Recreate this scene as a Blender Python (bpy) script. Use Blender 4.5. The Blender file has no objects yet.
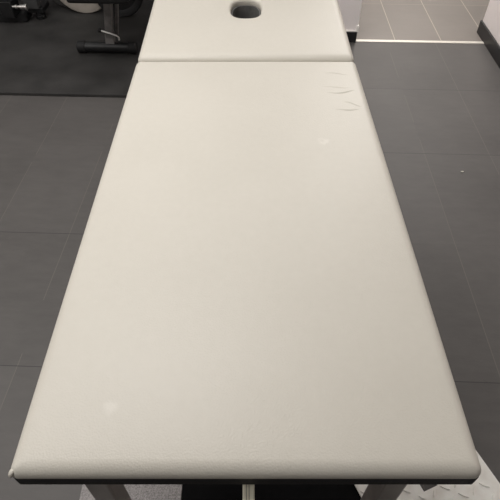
import bpy, bmesh, math, random
from mathutils import Vector, Matrix
random.seed(4)
S = bpy.context.scene
C = S.collection
PI = math.pi
ROOM = math.radians(2.27)                 # the room's axes are turned a little against the table's

def W(x, y, z=0.0):                       # room axes -> world
    return Vector((x*math.cos(ROOM)+y*math.sin(ROOM), -x*math.sin(ROOM)+y*math.cos(ROOM), z))

# ---------------------------------------------------------------- materials
def lin(c):
    return tuple(((v/255)/12.92 if v/255 <= .04045 else ((v/255+.055)/1.055)**2.4) for v in c)+(1.0,)

def mat(name, rgb, rough=.5, metal=0.0, spec=.5, noise=0.0, nscale=8.0, bump=0.0, bscale=200.0, bdist=.002, stretch=None):
    m = bpy.data.materials.new(name); m.use_nodes = True
    nt = m.node_tree; b = nt.nodes['Principled BSDF']
    b.inputs['Base Color'].default_value = lin(rgb)
    b.inputs['Roughness'].default_value = rough
    b.inputs['Metallic'].default_value = metal
    b.inputs['Specular IOR Level'].default_value = spec
    tc = nt.nodes.new('ShaderNodeTexCoord')
    src = tc.outputs['Object']
    if stretch:
        mp = nt.nodes.new('ShaderNodeMapping'); mp.inputs['Scale'].default_value = stretch
        nt.links.new(src, mp.inputs['Vector']); src = mp.outputs['Vector']
    if noise:
        n = nt.nodes.new('ShaderNodeTexNoise'); n.inputs['Scale'].default_value = nscale; n.inputs['Detail'].default_value = 5
        nt.links.new(src, n.inputs['Vector'])
        r = nt.nodes.new('ShaderNodeValToRGB')
        lo = [max(0, v*(1-noise)) for v in rgb]; hi = [min(255, v*(1+noise)) for v in rgb]
        r.color_ramp.elements[0].position = .3; r.color_ramp.elements[0].color = lin(lo)
        r.color_ramp.elements[1].position = .7; r.color_ramp.elements[1].color = lin(hi)
        nt.links.new(n.outputs['Fac'], r.inputs['Fac']); nt.links.new(r.outputs['Color'], b.inputs['Base Color'])
    if bump:
        n2 = nt.nodes.new('ShaderNodeTexNoise'); n2.inputs['Scale'].default_value = bscale; n2.inputs['Detail'].default_value = 3
        nt.links.new(src, n2.inputs['Vector'])
        bp = nt.nodes.new('ShaderNodeBump'); bp.inputs['Strength'].default_value = bump; bp.inputs['Distance'].default_value = bdist
        nt.links.new(n2.outputs['Fac'], bp.inputs['Height']); nt.links.new(bp.outputs['Normal'], b.inputs['Normal'])
    return m

class N:                                   # small helper for node maths
    def __init__(s, m): s.t = m.node_tree
    def new(s, k, **kw):
        n = s.t.nodes.new(k)
        for a, v in kw.items(): setattr(n, a, v)
        return n
    def put(s, sock, v):
        if isinstance(v, (int, float)): sock.default_value = v
        elif isinstance(v, tuple): sock.default_value = v
        else: s.t.links.new(v, sock)
    def m(s, op, a, b=0.0, c=0.0):
        n = s.new('ShaderNodeMath', operation=op)
        for i, v in enumerate((a, b, c)): s.put(n.inputs[i], v)
        return n.outputs[0]
    def mix(s, f, a, b):
        n = s.new('ShaderNodeMix', data_type='RGBA')
        s.put(n.inputs[0], f); s.put(n.inputs[6], a); s.put(n.inputs[7], b)
        return n.outputs[2]
    def noise(s, vec, scale, detail=4, rough=.5):
        n = s.new('ShaderNodeTexNoise'); n.inputs['Scale'].default_value = scale
        n.inputs['Detail'].default_value = detail; n.inputs['Roughness'].default_value = rough
        s.t.links.new(vec, n.inputs['Vector']); return n.outputs['Fac']

def tile_mat(name, rgb, grout, dark_grout, pw, pl, ox, oy, rough, vary, spec=.5, gw=.0014, thr=.44):
    m = mat(name, rgb, rough, spec=spec); k = N(m); b = m.node_tree.nodes['Principled BSDF']
    tc = k.new('ShaderNodeTexCoord').outputs['Object']
    sx = k.new('ShaderNodeSeparateXYZ'); m.node_tree.links.new(tc, sx.inputs[0])
    u = k.m('DIVIDE', k.m('SUBTRACT', sx.outputs[0], ox), pw); v = k.m('DIVIDE', k.m('SUBTRACT', sx.outputs[1], oy), pl)
    fu = k.m('FRACT', u); fv = k.m('FRACT', v)
    du = k.m('MULTIPLY', k.m('MINIMUM', fu, k.m('SUBTRACT', 1.0, fu)), pw)
    dv = k.m('MULTIPLY', k.m('MINIMUM', fv, k.m('SUBTRACT', 1.0, fv)), pl)
    gu = k.m('LESS_THAN', du, gw); gv = k.m('LESS_THAN', dv, gw)
    cell = k.new('ShaderNodeCombineXYZ'); k.put(cell.inputs[0], k.m('FLOOR', u)); k.put(cell.inputs[1], k.m('FLOOR', v))
    wn = k.new('ShaderNodeTexWhiteNoise', noise_dimensions='3D'); m.node_tree.links.new(cell.outputs[0], wn.inputs['Vector'])
    big = k.noise(tc, 3.2, 6, .6)
    mp = k.new('ShaderNodeMapping'); mp.inputs['Rotation'].default_value = (0, 0, .7); mp.inputs['Scale'].default_value = (1, 3.2, 1)
    m.node_tree.links.new(tc, mp.inputs[0])
    vein = k.noise(mp.outputs[0], 9, 7, .62)
    f = k.m('ADD', k.m('MULTIPLY', big, .45), k.m('MULTIPLY', vein, .45))
    f = k.m('ADD', f, k.m('MULTIPLY', wn.outputs['Value'], .12))
    r = k.new('ShaderNodeValToRGB'); m.node_tree.links.new(f, r.inputs[0])
    r.color_ramp.elements[0].position = .3; r.color_ramp.elements[0].color = lin([c*(1-vary) for c in rgb])
    r.color_ramp.elements[1].position = .72; r.color_ramp.elements[1].color = lin([min(255, c*(1+vary)) for c in rgb])
    worn = k.m('MULTIPLY', gu, k.m('GREATER_THAN', k.noise(tc, 2.3, 2), thr))   # the lengthwise joints show only here and there
    col = k.mix(worn, r.outputs[0], lin(grout))
    # some crosswise joints are filled almost to nothing
    left = k.m('LESS_THAN', sx.outputs[0], .1)
    full = k.m('ABSOLUTE', k.m('SUBTRACT', k.m('LESS_THAN', k.m('ABSOLUTE', k.m('SUBTRACT', v, 1.0)), .5), k.m('SUBTRACT', 1.0, left)))
    full = k.m('MAXIMUM', k.m('LESS_THAN', v, .5), full) if thr > 0 else 1.0
    gv = k.m('MULTIPLY', gv, k.m('ADD', .12, k.m('MULTIPLY', full, .88)))
    col = k.mix(gv, col, lin(dark_grout))
    k.put(b.inputs['Base Color'], col)
    rr = k.m('ADD', rough-.08, k.m('MULTIPLY', vein, .18)); k.put(b.inputs['Roughness'], rr)
    h = k.m('SUBTRACT', k.m('ADD', k.m('MULTIPLY', vein, .6), k.m('MULTIPLY', k.noise(tc, 160, 3), .25)), k.m('MULTIPLY', k.m('MAXIMUM', worn, gv), .6))
    bp = k.new('ShaderNodeBump'); bp.inputs['Strength'].default_value = .25; bp.inputs['Distance'].default_value = .003
    k.put(bp.inputs['Height'], h); k.put(b.inputs['Normal'], bp.outputs[0])
    return m

def vinyl_mat():
    m = mat('beige_vinyl', (206, 201, 191), .46, spec=.42); k = N(m); b = m.node_tree.nodes['Principled BSDF']
    tc = k.new('ShaderNodeTexCoord').outputs['Object']
    f = k.m('ADD', k.m('MULTIPLY', k.noise(tc, 3.0, 5), .7), k.m('MULTIPLY', k.noise(tc, 60, 3), .3))
    col = k.mix(f, lin((194, 189, 178)), lin((209, 204, 194)))
    sx = k.new('ShaderNodeSeparateXYZ'); m.node_tree.links.new(tc, sx.inputs[0])
    def spot(x, y, rad, soft):             # soft mask around a place on the cover
        dx = k.m('SUBTRACT', sx.outputs[0], x); dy = k.m('SUBTRACT', sx.outputs[1], y)
        d = k.m('SQRT', k.m('ADD', k.m('MULTIPLY', dx, dx), k.m('MULTIPLY', dy, dy)))
        d = k.m('ADD', d, k.m('MULTIPLY', k.m('SUBTRACT', k.noise(tc, 70, 3), .5), soft*1.6))
        n = k.new('ShaderNodeMapRange', interpolation_type='SMOOTHSTEP')
        k.put(n.inputs[0], d); n.inputs[1].default_value = rad+soft; n.inputs[2].default_value = rad
        n.inputs[3].default_value = 0; n.inputs[4].default_value = 1
        return n.outputs[0]
    # pale scuff by the foot end, small worn mark by the head end, soft stain mid-left
    s1 = spot(-.206, .350-.864, .004, .012); s2 = spot(.191, 1.042-.864, .006, .012)
    s2b = spot(.188, 1.044-.864, .001, .008)
    col = k.mix(k.m('MULTIPLY', s1, .2), col, lin((236, 232, 224)))
    col = k.mix(k.m('MULTIPLY', k.m('SUBTRACT', s2, s2b), .22), col, lin((240, 236, 228)))
    k.put(b.inputs['Base Color'], col)
    vo = k.new('ShaderNodeTexVoronoi'); vo.inputs['Scale'].default_value = 330; m.node_tree.links.new(tc, vo.inputs['Vector'])
    grain = k.m('ADD', k.m('MULTIPLY', vo.outputs['Distance'], .55), k.m('MULTIPLY', k.noise(tc, 240, 3), .6))
    bp = k.new('ShaderNodeBump'); bp.inputs['Strength'].default_value = .35; bp.inputs['Distance'].default_value = .0011
    k.put(bp.inputs['Height'], grain)
    k.put(b.inputs['Normal'], bp.outputs[0])
    return m

M = {
 'vinyl': vinyl_mat(),
 'black_board': mat('black_board', (20, 20, 20), .7, bump=.3, bscale=300),
 'liner': mat('dark_liner', (92, 91, 89), .75, noise=.1, nscale=40, bump=.2, bscale=250),
 'leg_metal': mat('grey_painted_steel', (136, 130, 125), .4, metal=.0, noise=.05, nscale=30),
 'strut': mat('cream_strut', (250, 242, 220), .55, noise=.05, nscale=25, stretch=(1, 1, .1)),
 'floor': tile_mat('slate_floor_tiles', (90, 87, 85), (104, 100, 95), (58, 57, 57), .3055, .595, .766, .787, .50, .10, spec=.36),
 'hall': tile_mat('grey_hall_tiles', (128, 121, 115), (176, 166, 152), (150, 142, 130), .292, .602, .824, 3.163, .45, .06, gw=.0026, thr=-1.0),
 'wall': mat('white_wall_paint', (246, 239, 237), .7, noise=.015, nscale=6, bump=.08, bscale=120),
 'plinth': mat('black_skirting', (30, 30, 31), .4, noise=.1, nscale=20),
 'white_trim': mat('white_trim', (240, 237, 232), .4, noise=.02, nscale=30),
 'strip': mat('pale_threshold_metal', (232, 226, 216), .35, metal=.15, noise=.02, nscale=40),
 'rubber_mat': mat('black_rubber_mat', (53, 52, 51), .62, spec=.35, noise=.18, nscale=5, bump=.35, bscale=120),
 'sheet': mat('matt_black_patch', (16, 16, 17), .9, spec=.1, noise=.1, nscale=60),
 'speckle': mat('speckled_grey_carpet', (150, 146, 145), .9, spec=.1, noise=.2, nscale=330, bump=.5, bscale=300),
 'plate': mat('checker_aluminium', (250, 244, 235), .42, metal=.0, noise=.06, nscale=18, bump=.1, bscale=200),
 'black_steel': mat('black_powder_coat', (26, 26, 27), .45, noise=.1, nscale=40),
 'grey_steel': mat('charcoal_steel', (118, 115, 113), .45, noise=.1, nscale=30),
 'black_rubber': mat('black_rubber', (21, 21, 22), .65, noise=.12, nscale=30, bump=.2, bscale=150),
 'panel': mat('dark_grey_plastic', (66, 66, 66), .5, noise=.08, nscale=30),
 'dark_plate': mat('dark_grey_iron', (76, 75, 73), .6, noise=.12, nscale=22, bump=.2, bscale=120),
 'beige_plate': mat('greige_bumper_rubber', (149, 142, 133), .6, noise=.06, nscale=12, bump=.2, bscale=140),
 'chrome': mat('chrome', (235, 233, 228), .32, metal=1.0, noise=.03, nscale=30),
 'pad_black': mat('black_bench_vinyl', (17, 17, 18), .55, noise=.1, nscale=30, bump=.2, bscale=250),
}

# ---------------------------------------------------------------- mesh helpers
def obj(name, bm, m, parent=None, smooth=None):
    bmesh.ops.recalc_face_normals(bm, faces=bm.faces)
    me = bpy.data.meshes.new(name); bm.to_mesh(me); bm.free()
    me.materials.append(M[m] if isinstance(m, str) else m)
    o = bpy.data.objects.new(name, me); C.objects.link(o)
    if parent: o.parent = parent
    if smooth is not None:
        me.shade_smooth()
        if smooth < 180:
            me.set_sharp_from_angle(angle=math.radians(smooth))
    return o

def tag(o, label, cat, group=None):
    o['label'] = label; o['category'] = cat
    if group: o['group'] = group
    return o

def thing(name, label, cat, loc=(0, 0, 0), rz=0.0, group=None):
    o = bpy.data.objects.new(name, None); C.objects.link(o)
    o.empty_display_size = .05
    o.location = loc; o.rotation_euler = (0, 0, rz)
    return tag(o, label, cat, group)

def struct(name, bm, m, room=True):
    o = obj(name, bm, m); o['kind'] = 'structure'
    if room: o.rotation_euler = (0, 0, -ROOM)
    return o

def box(bm, x0, x1, y0, y1, z0, z1, bev=0.0, seg=2, mtx=None):
    g = bmesh.ops.create_cube(bm, size=1.0)
    vs = g['verts']
    bmesh.ops.scale(bm, vec=(x1-x0, y1-y0, z1-z0), verts=vs)
    bmesh.ops.translate(bm, vec=((x0+x1)/2, (y0+y1)/2, (z0+z1)/2), verts=vs)
    if bev:
        es = list({e for v in vs for e in v.link_edges})
        r = bmesh.ops.bevel(bm, geom=es, offset=bev, segments=seg, affect='EDGES', profile=.5)
        vs = list({v for f in r['faces'] for v in f.verts} | {v for v in vs if v.is_valid})
    if mtx is not None:
        bmesh.ops.transform(bm, matrix=mtx, verts=vs)
    return bm

def bx(*a, **k): return box(bmesh.new(), *a, **k)

def frame_along(p, q):
    d = (Vector(q)-Vector(p)).normalized()
    up = Vector((0, 0, 1)) if abs(d.z) < .95 else Vector((0, 1, 0))
    x = up.cross(d).normalized(); y = d.cross(x)
    m = Matrix((x, y, d)).transposed().to_4x4(); m.translation = Vector(p)
    return m, (Vector(q)-Vector(p)).length

def bar(bm, p, q, w, h, bev=.003):
    m, L = frame_along(p, q)
    return box(bm, -w/2, w/2, -h/2, h/2, 0, L, bev, 2, m)

def lathe(bm, prof, mtx=None, n=48):
    rings = []
    for r, z in prof:
        if r < 1e-6: rings.append([bm.verts.new((0, 0, z))])
        else: rings.append([bm.verts.new((r*math.cos(2*PI*i/n), r*math.sin(2*PI*i/n), z)) for i in range(n)])
    for a, b in zip(rings, rings[1:]):
        for i in range(n):
            j = (i+1) % n
            if len(a) == 1 and len(b) == 1: continue
            if len(a) == 1: bm.faces.new((a[0], b[i], b[j]))
            elif len(b) == 1: bm.faces.new((a[i], a[j], b[0]))
            else: bm.faces.new((a[i], a[j], b[j], b[i]))
    if mtx is not None: bmesh.ops.transform(bm, matrix=mtx, verts=[v for r in rings for v in r])
    return bm

def tube(bm, pts, r, n=12):
    pts = [Vector(p) for p in pts]; rings = []
    for i, p in enumerate(pts):
        d = (pts[min(i+1, len(pts)-1)]-pts[max(i-1, 0)]).normalized()
        up = Vector((0, 0, 1)) if abs(d.z) < .9 else Vector((0, 1, 0))
        x = up.cross(d).normalized(); y = d.cross(x)
        rings.append([bm.verts.new(p+x*r*math.cos(2*PI*k/n)+y*r*math.sin(2*PI*k/n)) for k in range(n)])
    for a, b in zip(rings, rings[1:]):
        for k in range(n): bm.faces.new((a[k], a[(k+1) % n], b[(k+1) % n], b[k]))
    bm.faces.new(rings[0][::-1]); bm.faces.new(rings[-1])
    return bm

# ---------------------------------------------------------------- room shell
FX0, FX1, FY0, TH = -3.2, 1.376, -1.6, 3.163
struct('floor', bx(FX0, 1.376, FY0, TH-.012, -.08, 0.0), 'floor')
bm = bmesh.new(); box(bm, FX0, .40, TH-.012, 8.6, -.08, 0.0); struct('floor_gym', bm, 'floor')
struct('floor_hall', bx(.40, 3.2, TH-.012, 8.6, -.08, 0.0), 'hall')
struct('trim_1', bx(.568, 1.376, TH-.012, TH+.016, -.004, .004, .0015), 'strip')          # threshold strip
PX0, PX1, PY = .36, .570, 3.150                                                            # partition between gym and hall
struct('wall_partition', bx(PX0, PX1, PY, 8.6, .0, 2.6), 'wall')
struct('baseboard_partition', bx(PX0-.008, PX1, PY-.011, 8.6, .0, .066, .002), 'plinth')
bm = bmesh.new(); box(bm, PX0-.008, PX1+.004, PY-.012, PY+.03, .0665, .0745, .001)
box(bm, PX1-.010, PX1+.004, PY-.012, PY+.02, .0745, .104, .001)
struct('trim_2', bm, 'white_trim')
struct('wall_right', bx(1.386, 1.52, FY0, 3.312, .0, 2.6), 'wall')
bm = bmesh.new(); box(bm, 1.374, 1.386, FY0, 3.316, .0, .078, .002); box(bm, 1.374, 1.52, 3.312, 3.322, .0, .078, .002)
struct('baseboard_right', bm, 'plinth')
struct('wall_back', bx(FX0, 3.2, 8.6, 8.75, 0, 2.6), 'wall')
struct('wall_left', bx(FX0-.12, FX0, FY0, 8.6, 0, 2.6), 'wall')

# ---------------------------------------------------------------- floor coverings
o = obj('exercise_mat', bx(FX0+.05, .24, 2.42, 5.45, .0, .017, .002), 'rubber_mat')
o.rotation_euler = (0, 0, -ROOM)
tag(o, 'large black rubber gym mat under the exercise equipment, beyond the grey tiles', 'mat')

o = obj('dark_floor_patch', bx(-.170, .42, .10, 1.25, .0, .004, .001), 'sheet')  # dark area under the foot end, drawn as a thin black slab
tag(o, 'matt black patch on the floor under the foot end of the massage table', 'mat')
o = obj('carpet_strip', bx(-.440, -.172, .12, 1.25, .0, .005, .001), 'speckle')
tag(o, 'speckled grey carpet strip on the floor beside the left table leg', 'carpet')

# checker plate: two-sided sheet with raised lozenge treads and a slot
def checker():
    bm = bmesh.new()
    # local axes: x across (0..0.362), y along; slot in the left half
    L0, L1, Wd = -.55, .34, .362
    z0, z1 = 0.0, .006
    sx0, sx1, sy0, sy1 = .161, .206, -.047, .05
    for a in ((0, sx0, L0, L1), (sx1, Wd, L0, L1), (sx0, sx1, L0, sy0), (sx0, sx1, sy1, L1)):
        box(bm, a[0], a[1], a[2], a[3], z0, z1)
    pit = .034; k = 0
    for i in range(int(Wd/pit)+1):
        for j in range(int((L1-L0)/pit)+1):
            x = .014+i*pit; y = L0+.014+j*pit
            if x > Wd-.010 or y > L1-.012: continue
            if sx0-.012 < x < sx1+.012 and sy0-.012 < y < sy1+.012: continue
            ang = PI/4 if (i+j) % 2 else -PI/4
            ln, wd, hh = .0155, .0038, .0034
            pts = [(-ln, 0, 0), (-ln*.45, -wd*.8, 0), (ln*.45, -wd*.8, 0), (ln, 0, 0), (ln*.45, wd*.8, 0), (-ln*.45, wd*.8, 0)]
            top = [(-ln*.7, 0, hh), (-ln*.35, -wd*.4, hh), (ln*.35, -wd*.4, hh), (ln*.7, 0, hh), (ln*.35, wd*.4, hh), (-ln*.35, wd*.4, hh)]
            R = Matrix.Translation((x, y, z1-.0002)) @ Matrix.Rotation(ang, 4, 'Z')
            lo = [bm.verts.new(R @ Vector(p)) for p in pts]; hi = [bm.verts.new(R @ Vector(p)) for p in top]
            bm.faces.new(hi)
            for q in range(6): bm.faces.new((lo[q], lo[(q+1) % 6], hi[(q+1) % 6], hi[q]))
    return bm
pa = math.radians(22.0)
o = obj('checker_plate', checker(), 'plate')
o.rotation_euler = (0, 0, pa); o.location = (.306, .4185, .0045)
tag(o, 'silver checker plate with a slot lying on the floor beneath the right table leg', 'metal plate')

# ---------------------------------------------------------------- massage table
T = thing('massage_table', 'long beige vinyl massage table with a face hole, in the middle of the room', 'massage table', (0, .25, 0))
TY = .25
def sdf(x, y, hw, hl, rc):
    qx, qy = abs(x)-(hw-rc), abs(y)-(hl-rc)
    return math.hypot(max(qx, 0), max(qy, 0))+min(max(qx, qy), 0)-rc

def outline_dirs(hw, hl, rc, c, n_side=46, n_c=9):
    P = []
    cs = ((1, 1, 0), (-1, 1, 90), (-1, -1, 180), (1, -1, 270))
    for q, (sx, sy, a0) in enumerate(cs):
        cx, cy = sx*(hw-rc), sy*(hl-rc)
        for i in range(n_c):
            a = math.radians(a0+90*i/(n_c-1)); P.append((cx+rc*math.cos(a), cy+rc*math.sin(a)))
        nx, ny, na = cs[(q+1) % 4]
        a = math.radians(a0+90); p = (cx+rc*math.cos(a), cy+rc*math.sin(a))
        r = (nx*(hw-rc)+rc*math.cos(a), ny*(hl-rc)+rc*math.sin(a))
        for i in range(1, n_side): P.append((p[0]+(r[0]-p[0])*i/n_side, p[1]+(r[1]-p[1])*i/n_side))
    D = []
    for x, y in P:
        d = math.hypot(x-c[0], y-c[1]); D.append(((x-c[0])/d, (y-c[1])/d))
    return D

def ray(c, d, hw, hl, rc, inset):
    lo, hi = 0.0, 3.0
    for _ in range(36):
        m = (lo+hi)/2
        if sdf(c[0]+d[0]*m, c[1]+d[1]*m, hw, hl, rc) < -inset: lo = m
        else: hi = m
    return lo

def cushion(name, hw, hl, zb, zt, rr, crown, parent, loc, hole=None, rc=.015, wrinkles=None):
    bm = bmesh.new()
    c = hole['c'] if hole else (0.0, 0.0)
    D = outline_dirs(hw, hl, rc, c)
    n = len(D)
    rx = rr*1.3
    lay = [(.008, zb), (.0015, zb+.0012)]
    nb = 8
    for i in range(nb+1):
        a = (PI/2)*i/nb
        lay.append((rx*(1-math.cos(a)), zt-rr*(1-math.sin(a))))
    def z_top(x, y):
        return crown*(1-min(1, abs(x)/hw)**2.2)*(1-min(1, abs(y)/hl)**6)
    rings = []
    for ins, z in lay:
        ring = []
        for d in D:
            t = ray(c, d, hw, hl, rc, ins)
            x, y = c[0]+d[0]*t, c[1]+d[1]*t
            wgt = max(0, (z-(zt-rr))/rr)
            ring.append(bm.verts.new((x, y, z+z_top(x, y)*wgt)))
        rings.append(ring)
    def hole_pt(d, off):
        if not hole: return 0.0
        a, b, e = hole['a']+off, hole['b']+off, hole['e']
        return 1.0/((abs(d[0])/a)**e+(abs(d[1])/b)**e)**(1/e)
    K = 26
    for i in range(1, K+1):
        f = i/K
        ring = []
        for d in D:
            t0 = ray(c, d, hw, hl, rc, rx)
            t1 = hole_pt(d, .012) if hole else .002
            t = t0+(t1-t0)*f
            x, y = c[0]+d[0]*t, c[1]+d[1]*t
            z = zt+z_top(x, y)
            if hole: z += -.004*math.exp(-((t-t1)/.03)**2)
            ring.append(bm.verts.new((x, y, z)))
        rings.append(ring)
    if hole:
        for i in range(1, 6):
            a = (PI/2)*i/5
            ring = []
            for d in D:
                t = hole_pt(d, .012*(1-math.sin(a)))
                x, y = c[0]+d[0]*t, c[1]+d[1]*t
                ring.append(bm.verts.new((x, y, zt+z_top(x, y)-.004-.012*(1-math.cos(a)))))
            rings.append(ring)
        ring = []
        for d in D:
            t = hole_pt(d, 0.0); ring.append(bm.verts.new((c[0]+d[0]*t, c[1]+d[1]*t, zb)))
        rings.append(ring)
        rings.append(rings[0])
    for a, b in zip(rings, rings[1:]):
        for i in range(n):
            j = (i+1) % n; bm.faces.new((a[i], a[j], b[j], b[i]))
    if not hole:
        bm.faces.new(rings[-1]); bm.faces.new(rings[0][::-1])
    if wrinkles:
        for v in bm.verts:
            if v.co.z > zt-.012: v.co.z += wrinkles(v.co.x, v.co.y)
    o = obj(name, bm, 'vinyl', parent, smooth=180)
    o.location = loc
    return o

HW = .3370
PL0, PL1 = .2455, 1.470
HL = (PL1-PL0)/2
ZB, ZT = .6775, .697
cush = cushion('cushion', HW, HL, ZB, ZT, .0170, .006, T, (0, (PL0+PL1)/2-TY, 0))
# creases near the hinge on the right, as raised folds of the cover
def crease(pts, w, h):
    bm = bmesh.new(); L = len(pts); rows = []
    for i, (x, y) in enumerate(pts):
        t = i/(L-1); hh = h*math.sin(PI*min(max(t, .0), 1.0))
        zt = ZT+.006*(1-(abs(x)/HW)**2.2)*(1-(abs(y-(PL0+PL1)/2)/HL)**6)
        row = []
        for k in range(-4, 5):
            s = k/4
            row.append(bm.verts.new((x, y-TY+s*w, zt-.0006+(hh+.0004)*math.exp(-(s*2.0)**2)-(.0005 if abs(k) == 4 else 0))))
        rows.append(row)
    for a, b in zip(rows, rows[1:]):
        for k in range(8): bm.faces.new((a[k], a[k+1], b[k+1], b[k]))
    return obj('crease', bm, 'vinyl', cush, smooth=180)
def wav(x0, x1, y, dy, amp, ph):
    return [(x0+(x1-x0)*i/20, y+dy*i/20+amp*math.sin(ph+5*i/20)) for i in range(21)]
for a in ((.215, .290, 1.383, -.004, .003, 0, .0055, .0013), (.200, .285, 1.300, .004, .004, 1, .006, .0011), (.212, .296, 1.268, .016, .006, 2.4, .006, .0016),
          (.255, .300, 1.222, -.016, .004, .5, .006, .0014), (.225, .292, 1.180, .010, .004, 1.5, .0055, .0012)):
    o = crease(wav(*a[:6]), a[6]*1.3, a[7]*1.3); o.location = (.012, -((PL0+PL1)/2-TY), 0)
# the gathered fold of vinyl at the left foot corner
bm = bmesh.new()
bmesh.ops.create_uvsphere(bm, u_segments=16, v_segments=10, radius=1)
bmesh.ops.transform(bm, matrix=Matrix.Translation((-HW+.004, PL0+.007-TY-((PL0+PL1)/2-TY), ZB+.006)) @ Matrix.Rotation(.5, 4, 'Y') @ Matrix.Diagonal((.0045, .0065, .009, 1)), verts=bm.verts)
obj('corner_fold', bm, 'vinyl', cush, smooth=180)

obj('base_board', bx(-HW+.003, HW-.003, PL0+.003-TY, PL1-.012-TY, .6445, .6775, .003), 'black_board', T)  # underboard, made taller so its black also shades the cushion's lower end face
# head section, raised a touch on its hinge
TILT = math.radians(2.4)
HLH = .325
head = cushion('headrest_cushion', HW-.0015, HLH, -.0445, -.002, .019, .004, T, (0, 0, 0), hole=dict(c=(0, .0175), a=.0535, b=.0735, e=2.6))
hm = Matrix.Translation((0, PL1+.004-TY, ZT+.006)) @ Matrix.Rotation(TILT, 4, 'X') @ Matrix.Translation((0, HLH+.0015, 0))
head.matrix_local = hm
# liner of the face hole
bm = bmesh.new(); rings = []
for off, z in ((-.0005, -.025), (-.0005, -.075), (-.006, -.075), (-.006, -.025)):
    rings.append([bm.verts.new(((.0535+off)*math.copysign(abs(math.cos(t))**(2/2.6), math.cos(t)), .0175+(.0735+off)*math.copysign(abs(math.sin(t))**(2/2.6), math.sin(t)), z)) for t in [2*PI*i/64 for i in range(64)]])
rings.append(rings[0])
for a, b in zip(rings, rings[1:]):
    for i in range(64): bm.faces.new((a[i], a[(i+1) % 64], b[(i+1) % 64], b[i]))
ln = obj('hole_liner', bm, 'liner', head, smooth=50)
ln['label'] = 'dark grey lining of the face hole'
bm = bmesh.new()
w = HW-.010
for a in ((-w, w, -HLH+.01, -.07), (-w, w, .11, HLH-.01), (-w, -.07, -.07, .11), (.07, w, -.07, .11)):
    box(bm, a[0], a[1], a[2], a[3], -.056, -.0450)
hb = obj('headrest_board', bm, 'black_board', T); hb.matrix_local = hm
# frame
LX0, LX1 = .2425, .2845
def rl(x0, x1, y0, y1, z0, z1, nm, m='leg_metal', bev=.004):
    return obj(nm, bx(x0, x1, y0-TY, y1-TY, z0, z1, bev), m, T)
for s in (-1, 1):
    a, b = sorted((s*LX0, s*LX1))
    for y in (.296, 1.86):
        lz = .0 if y > 1 else (.0107+.0020 if s > 0 else .0052)
        lg = rl(a, b, y, y+.042, lz+.012, .612, 'leg')
        ft = obj('leg_cap', bx(a-.002, b+.002, y-.002-TY, y+.044-TY, lz, lz+.012, .002), 'black_rubber', lg)
    rl(a, b, .34, 1.85, .604, .644, 'side_rail')
for y in (.296, 1.43):
    rl(-LX0, LX0, y, y+.03, .616, .6440, 'cross_rail', 'black_steel', .002)
st = obj('pull_bar', bx(-.0050, .0125, .150-TY, .620-TY, .6210, .6420, .002), 'strut', T)
st['label'] = 'cream grooved bar sticking out under the foot end'
for gx in (.0005, .0045):
    obj('bar_groove', bx(gx-.0004, gx+.0004, .1505-TY, .619-TY, .6415, .6424), 'leg_metal', st)

# ---------------------------------------------------------------- gym corner
# bench: foot tube, neck, sloping post, second strut, pin, pad
bl = W(-.962, 2.902, .017)
B = thing('weight_bench', 'black exercise bench with a round foot tube and silver locking pin, on the mat', 'exercise bench', bl, -ROOM)
Mx = Matrix.Rotation(PI/2, 4, 'Y')
r = .034
tube_o = obj('foot_tube', lathe(bmesh.new(), [(0, -.14), (r-.004, -.14), (r-.004, .17), (0, .17)], Matrix.Translation((0, 0, .036)) @ Mx, 32), 'black_steel', B, 40)
for s in (-1, 1):
    o_ = .028 if s < 0 else 0.0
    e = [(0, s*.193), (r-.006, s*.193), (r, s*.187), (r+.0005, s*.18), (r+.0005, s*.145), (r-.004, s*.143)]
    obj('end_cap', lathe(bmesh.new(), e, Matrix.Translation((o_, 0, .036)) @ Mx, 32), 'black_rubber', tube_o, 40)
N0 = Vector((.038, .004, .055)); N1 = Vector((.040, .022, .125)); P1 = Vector((.118, -.115, .40)); P1 = Vector((.088, -.03, .36))
obj('neck', bar(bmesh.new(), N0, N1, .052, .04), 'grey_steel', B)
post = obj('post', bar(bmesh.new(), (.036, .022, .095), P1, .042, .060), 'grey_steel', B)
obj('brace', bar(bmesh.new(), (.068, .058, .085), (.128, .0, .34), .018, .03), 'grey_steel', B)
pin = tube(bmesh.new(), [(.005, -.034, .150), (.06, -.040, .136), (.096, -.044, .126), (.106, -.045, .116), (.108, -.046, .100)], .0058)
po = obj('locking_pin', pin, 'chrome', B, 50); po['label'] = 'silver bent locking pin'
kb = bmesh.new(); bmesh.ops.create_uvsphere(kb, u_segments=14, v_segments=10, radius=.012)
bmesh.ops.translate(kb, vec=(.0, -.034, .151), verts=kb.verts)
obj('pin_knob', kb, 'black_rubber', po, 180)
obj('bench_pad', bx(-.050, .27, -.31, .60, .400, .460, .018, 4), 'pad_black', B, 60)

def weight_plate(nm, label, loc, rz, R, th, m, hub_m, lean=0.0, mat2=None):
    t = thing(nm, label, 'weight plate', loc, rz, None)
    Rm = Matrix.Translation((0, 0, R)) @ Matrix.Rotation(-PI/2, 4, 'X')
    h = th/2
    prof = [(.026, -h*.8), (.026, h*.8), (.060, h*.8), (.066, h*.55), (R*.72, h*.55), (R*.80, h*.95), (R-.006, h), (R, h*.75),
            (R, -h*.75), (R-.006, -h), (R*.80, -h*.95), (R*.72, -h*.55), (.066, -h*.55), (.060, -h*.8), (.026, -h*.8)]
    obj('disc', lathe(bmesh.new(), prof, Rm, 72), m, t, 35)
    hub = [(.0255, -h*.9), (.0255, h*.9), (.040, h*.9), (.042, h*.80), (.0262, h*.80), (.0262, -h*.80), (.042, -h*.80), (.040, -h*.9), (.0255, -h*.9)]
    obj('hub', lathe(bmesh.new(), hub, Rm, 40), hub_m, t, 35)
    return t
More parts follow.
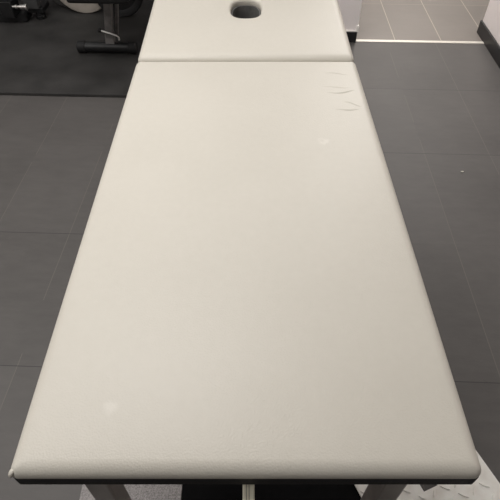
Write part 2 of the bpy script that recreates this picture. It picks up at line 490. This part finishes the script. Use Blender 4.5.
weight_plate('weight_plate', 'greige round weight plate standing on edge behind the bench', W(-1.230, 3.495, .017), -ROOM, .200, .050, 'beige_plate', 'dark_plate')
weight_plate('weight_plate', 'dark grey weight plate standing behind the greige plate, left of it', W(-1.345, 3.575, .017), -ROOM-.05, .215, .05, 'dark_plate', 'chrome')
weight_plate('weight_plate', 'black ringed weight plate standing on the mat right of the bench post', W(-.975, 3.44, .017), -ROOM+.05, .165, .05, 'black_rubber', 'dark_plate')

# machine on the far left
ml = W(-1.715, 3.355, .017)
G = thing('exercise_machine', 'black exercise machine with chrome axle and round drum, at the far left', 'exercise machine', ml, -ROOM)
bmr = bmesh.new()
pr = [(-.42, 0.0), (.10, 0.0), (.135, .012), (.135, .034), (.115, .052), (-.42, .052)]
fa = [bmr.verts.new((x, -.045, z)) for x, z in pr]; fb = [bmr.verts.new((x, .05, z)) for x, z in pr]
bmr.faces.new(fa); bmr.faces.new(fb[::-1])
for i in range(len(pr)): bmr.faces.new((fa[i], fa[(i+1) % len(pr)], fb[(i+1) % len(pr)], fb[i]))
bmesh.ops.bevel(bmr, geom=list(bmr.edges), offset=.003, segments=2, affect='EDGES')
obj('base_rail', bmr, 'black_steel', G)
dr = lathe(bmesh.new(), [(0, -.04), (.15, -.04), (.165, -.03), (.165, .03), (.15, .04), (0, .04)], Matrix.Translation((-.10, .09, .222)) @ Matrix.Rotation(PI/2, 4, 'X'), 56)
obj('drum', dr, 'black_rubber', G, 40)
ax = lathe(bmesh.new(), [(0, -.01), (.008, -.01), (.008, .02), (.013, .022), (.013, .034), (.008, .036), (.008, .05), (.015, .052), (.015, .085), (.019, .087), (.019, .097), (0, .097)],
           Matrix.Translation((.082, -.085, .118)) @ Mx, 24)
ao = obj('axle', ax, 'chrome', G, 40); ao['label'] = 'chrome stepped axle'
obj('axle_bracket', bx(.0, .084, -.10, .02, .050, .150, .004), 'black_steel', G)
obj('side_panel', bx(.130, .222, -.02, .05, .078, .55, .004), 'panel', G)
obj('lower_frame', bx(.125, .240, -.0, .13, .046, .078, .004), 'black_steel', G)
ftm = lathe(bmesh.new(), [(0, 0), (.030, 0), (.033, .004), (.033, .022), (.026, .026), (.030, .029), (.030, .046), (0, .046)], Matrix.Translation((.200, .035, 0)), 28)
obj('rubber_foot', ftm, 'black_rubber', G, 40)

bm = bmesh.new(); bmesh.ops.create_icosphere(bm, subdivisions=2, radius=1)
for v in bm.verts: v.co *= 1+.25*random.uniform(-1, 1)
bmesh.ops.transform(bm, matrix=Matrix.Translation((0, 0, .0022)) @ Matrix.Diagonal((.007, .0035, .0022, 1)), verts=bm.verts)
o = obj('paper_scrap', bm, 'strip'); o.location = (.981, 1.806, 0)
tag(o, 'tiny white paper scrap on the dark tiles right of the massage table', 'scrap')
# ---------------------------------------------------------------- light
def area(name, loc, sx, sy, power, col=(1, .95, .88), aim=None):
    l = bpy.data.lights.new(name, 'AREA'); l.shape = 'RECTANGLE'; l.size = sx; l.size_y = sy; l.energy = power; l.color = col
    o = bpy.data.objects.new(name, l); C.objects.link(o); o.location = loc
    if aim is not None:
        o.rotation_euler = (Vector(aim)-Vector(loc)).to_track_quat('-Z', 'Y').to_euler()
    return o
WH = (1, .975, .945)
area('ceiling_panel_far', W(-.15, 2.5, 2.6), 1.2, .6, 12, WH)
area('ceiling_panel_middle', W(-.7, 1.2, 2.6), 1.2, .6, 32, WH)
area('ceiling_panel_left', W(-2.1, 1.5, 2.6), .7, 1.2, 11, WH)
area('ceiling_panel_near', W(-2.2, -.2, 2.6), .7, 1.2, 26, WH)
area('ceiling_panel_gym', W(-1.6, 3.6, 2.6), 1.2, .6, 6, WH)
area('ceiling_panel_hall', W(1.02, 4.15, 2.6), .6, .6, 44, WH)
area('ceiling_panel_corridor', W(1.75, 6.9, 2.6), 1.2, 1.2, 54, (1, .94, .86))
w = bpy.data.worlds.new('World'); S.world = w; w.use_nodes = True
bg = w.node_tree.nodes['Background']; bg.inputs[0].default_value = (1.0, .98, .96, 1); bg.inputs[1].default_value = .075

# ---------------------------------------------------------------- camera
cd = bpy.data.cameras.new('camera'); cam = bpy.data.objects.new('camera', cd); C.objects.link(cam)
cd.sensor_fit = 'HORIZONTAL'; cd.sensor_width = 36; cd.lens = 36.0; cd.shift_x = .008
cd.clip_start = .02
cam.location = (0, 0, 1.42)
cam.rotation_euler = (PI/2-math.atan(537/500), 0, 0)
S.camera = cam
S.view_settings.view_transform = 'Standard'; S.view_settings.look = 'None'
S.view_settings.exposure = 0.0; S.view_settings.gamma = 1.0; S.view_settings.use_curve_mapping = False
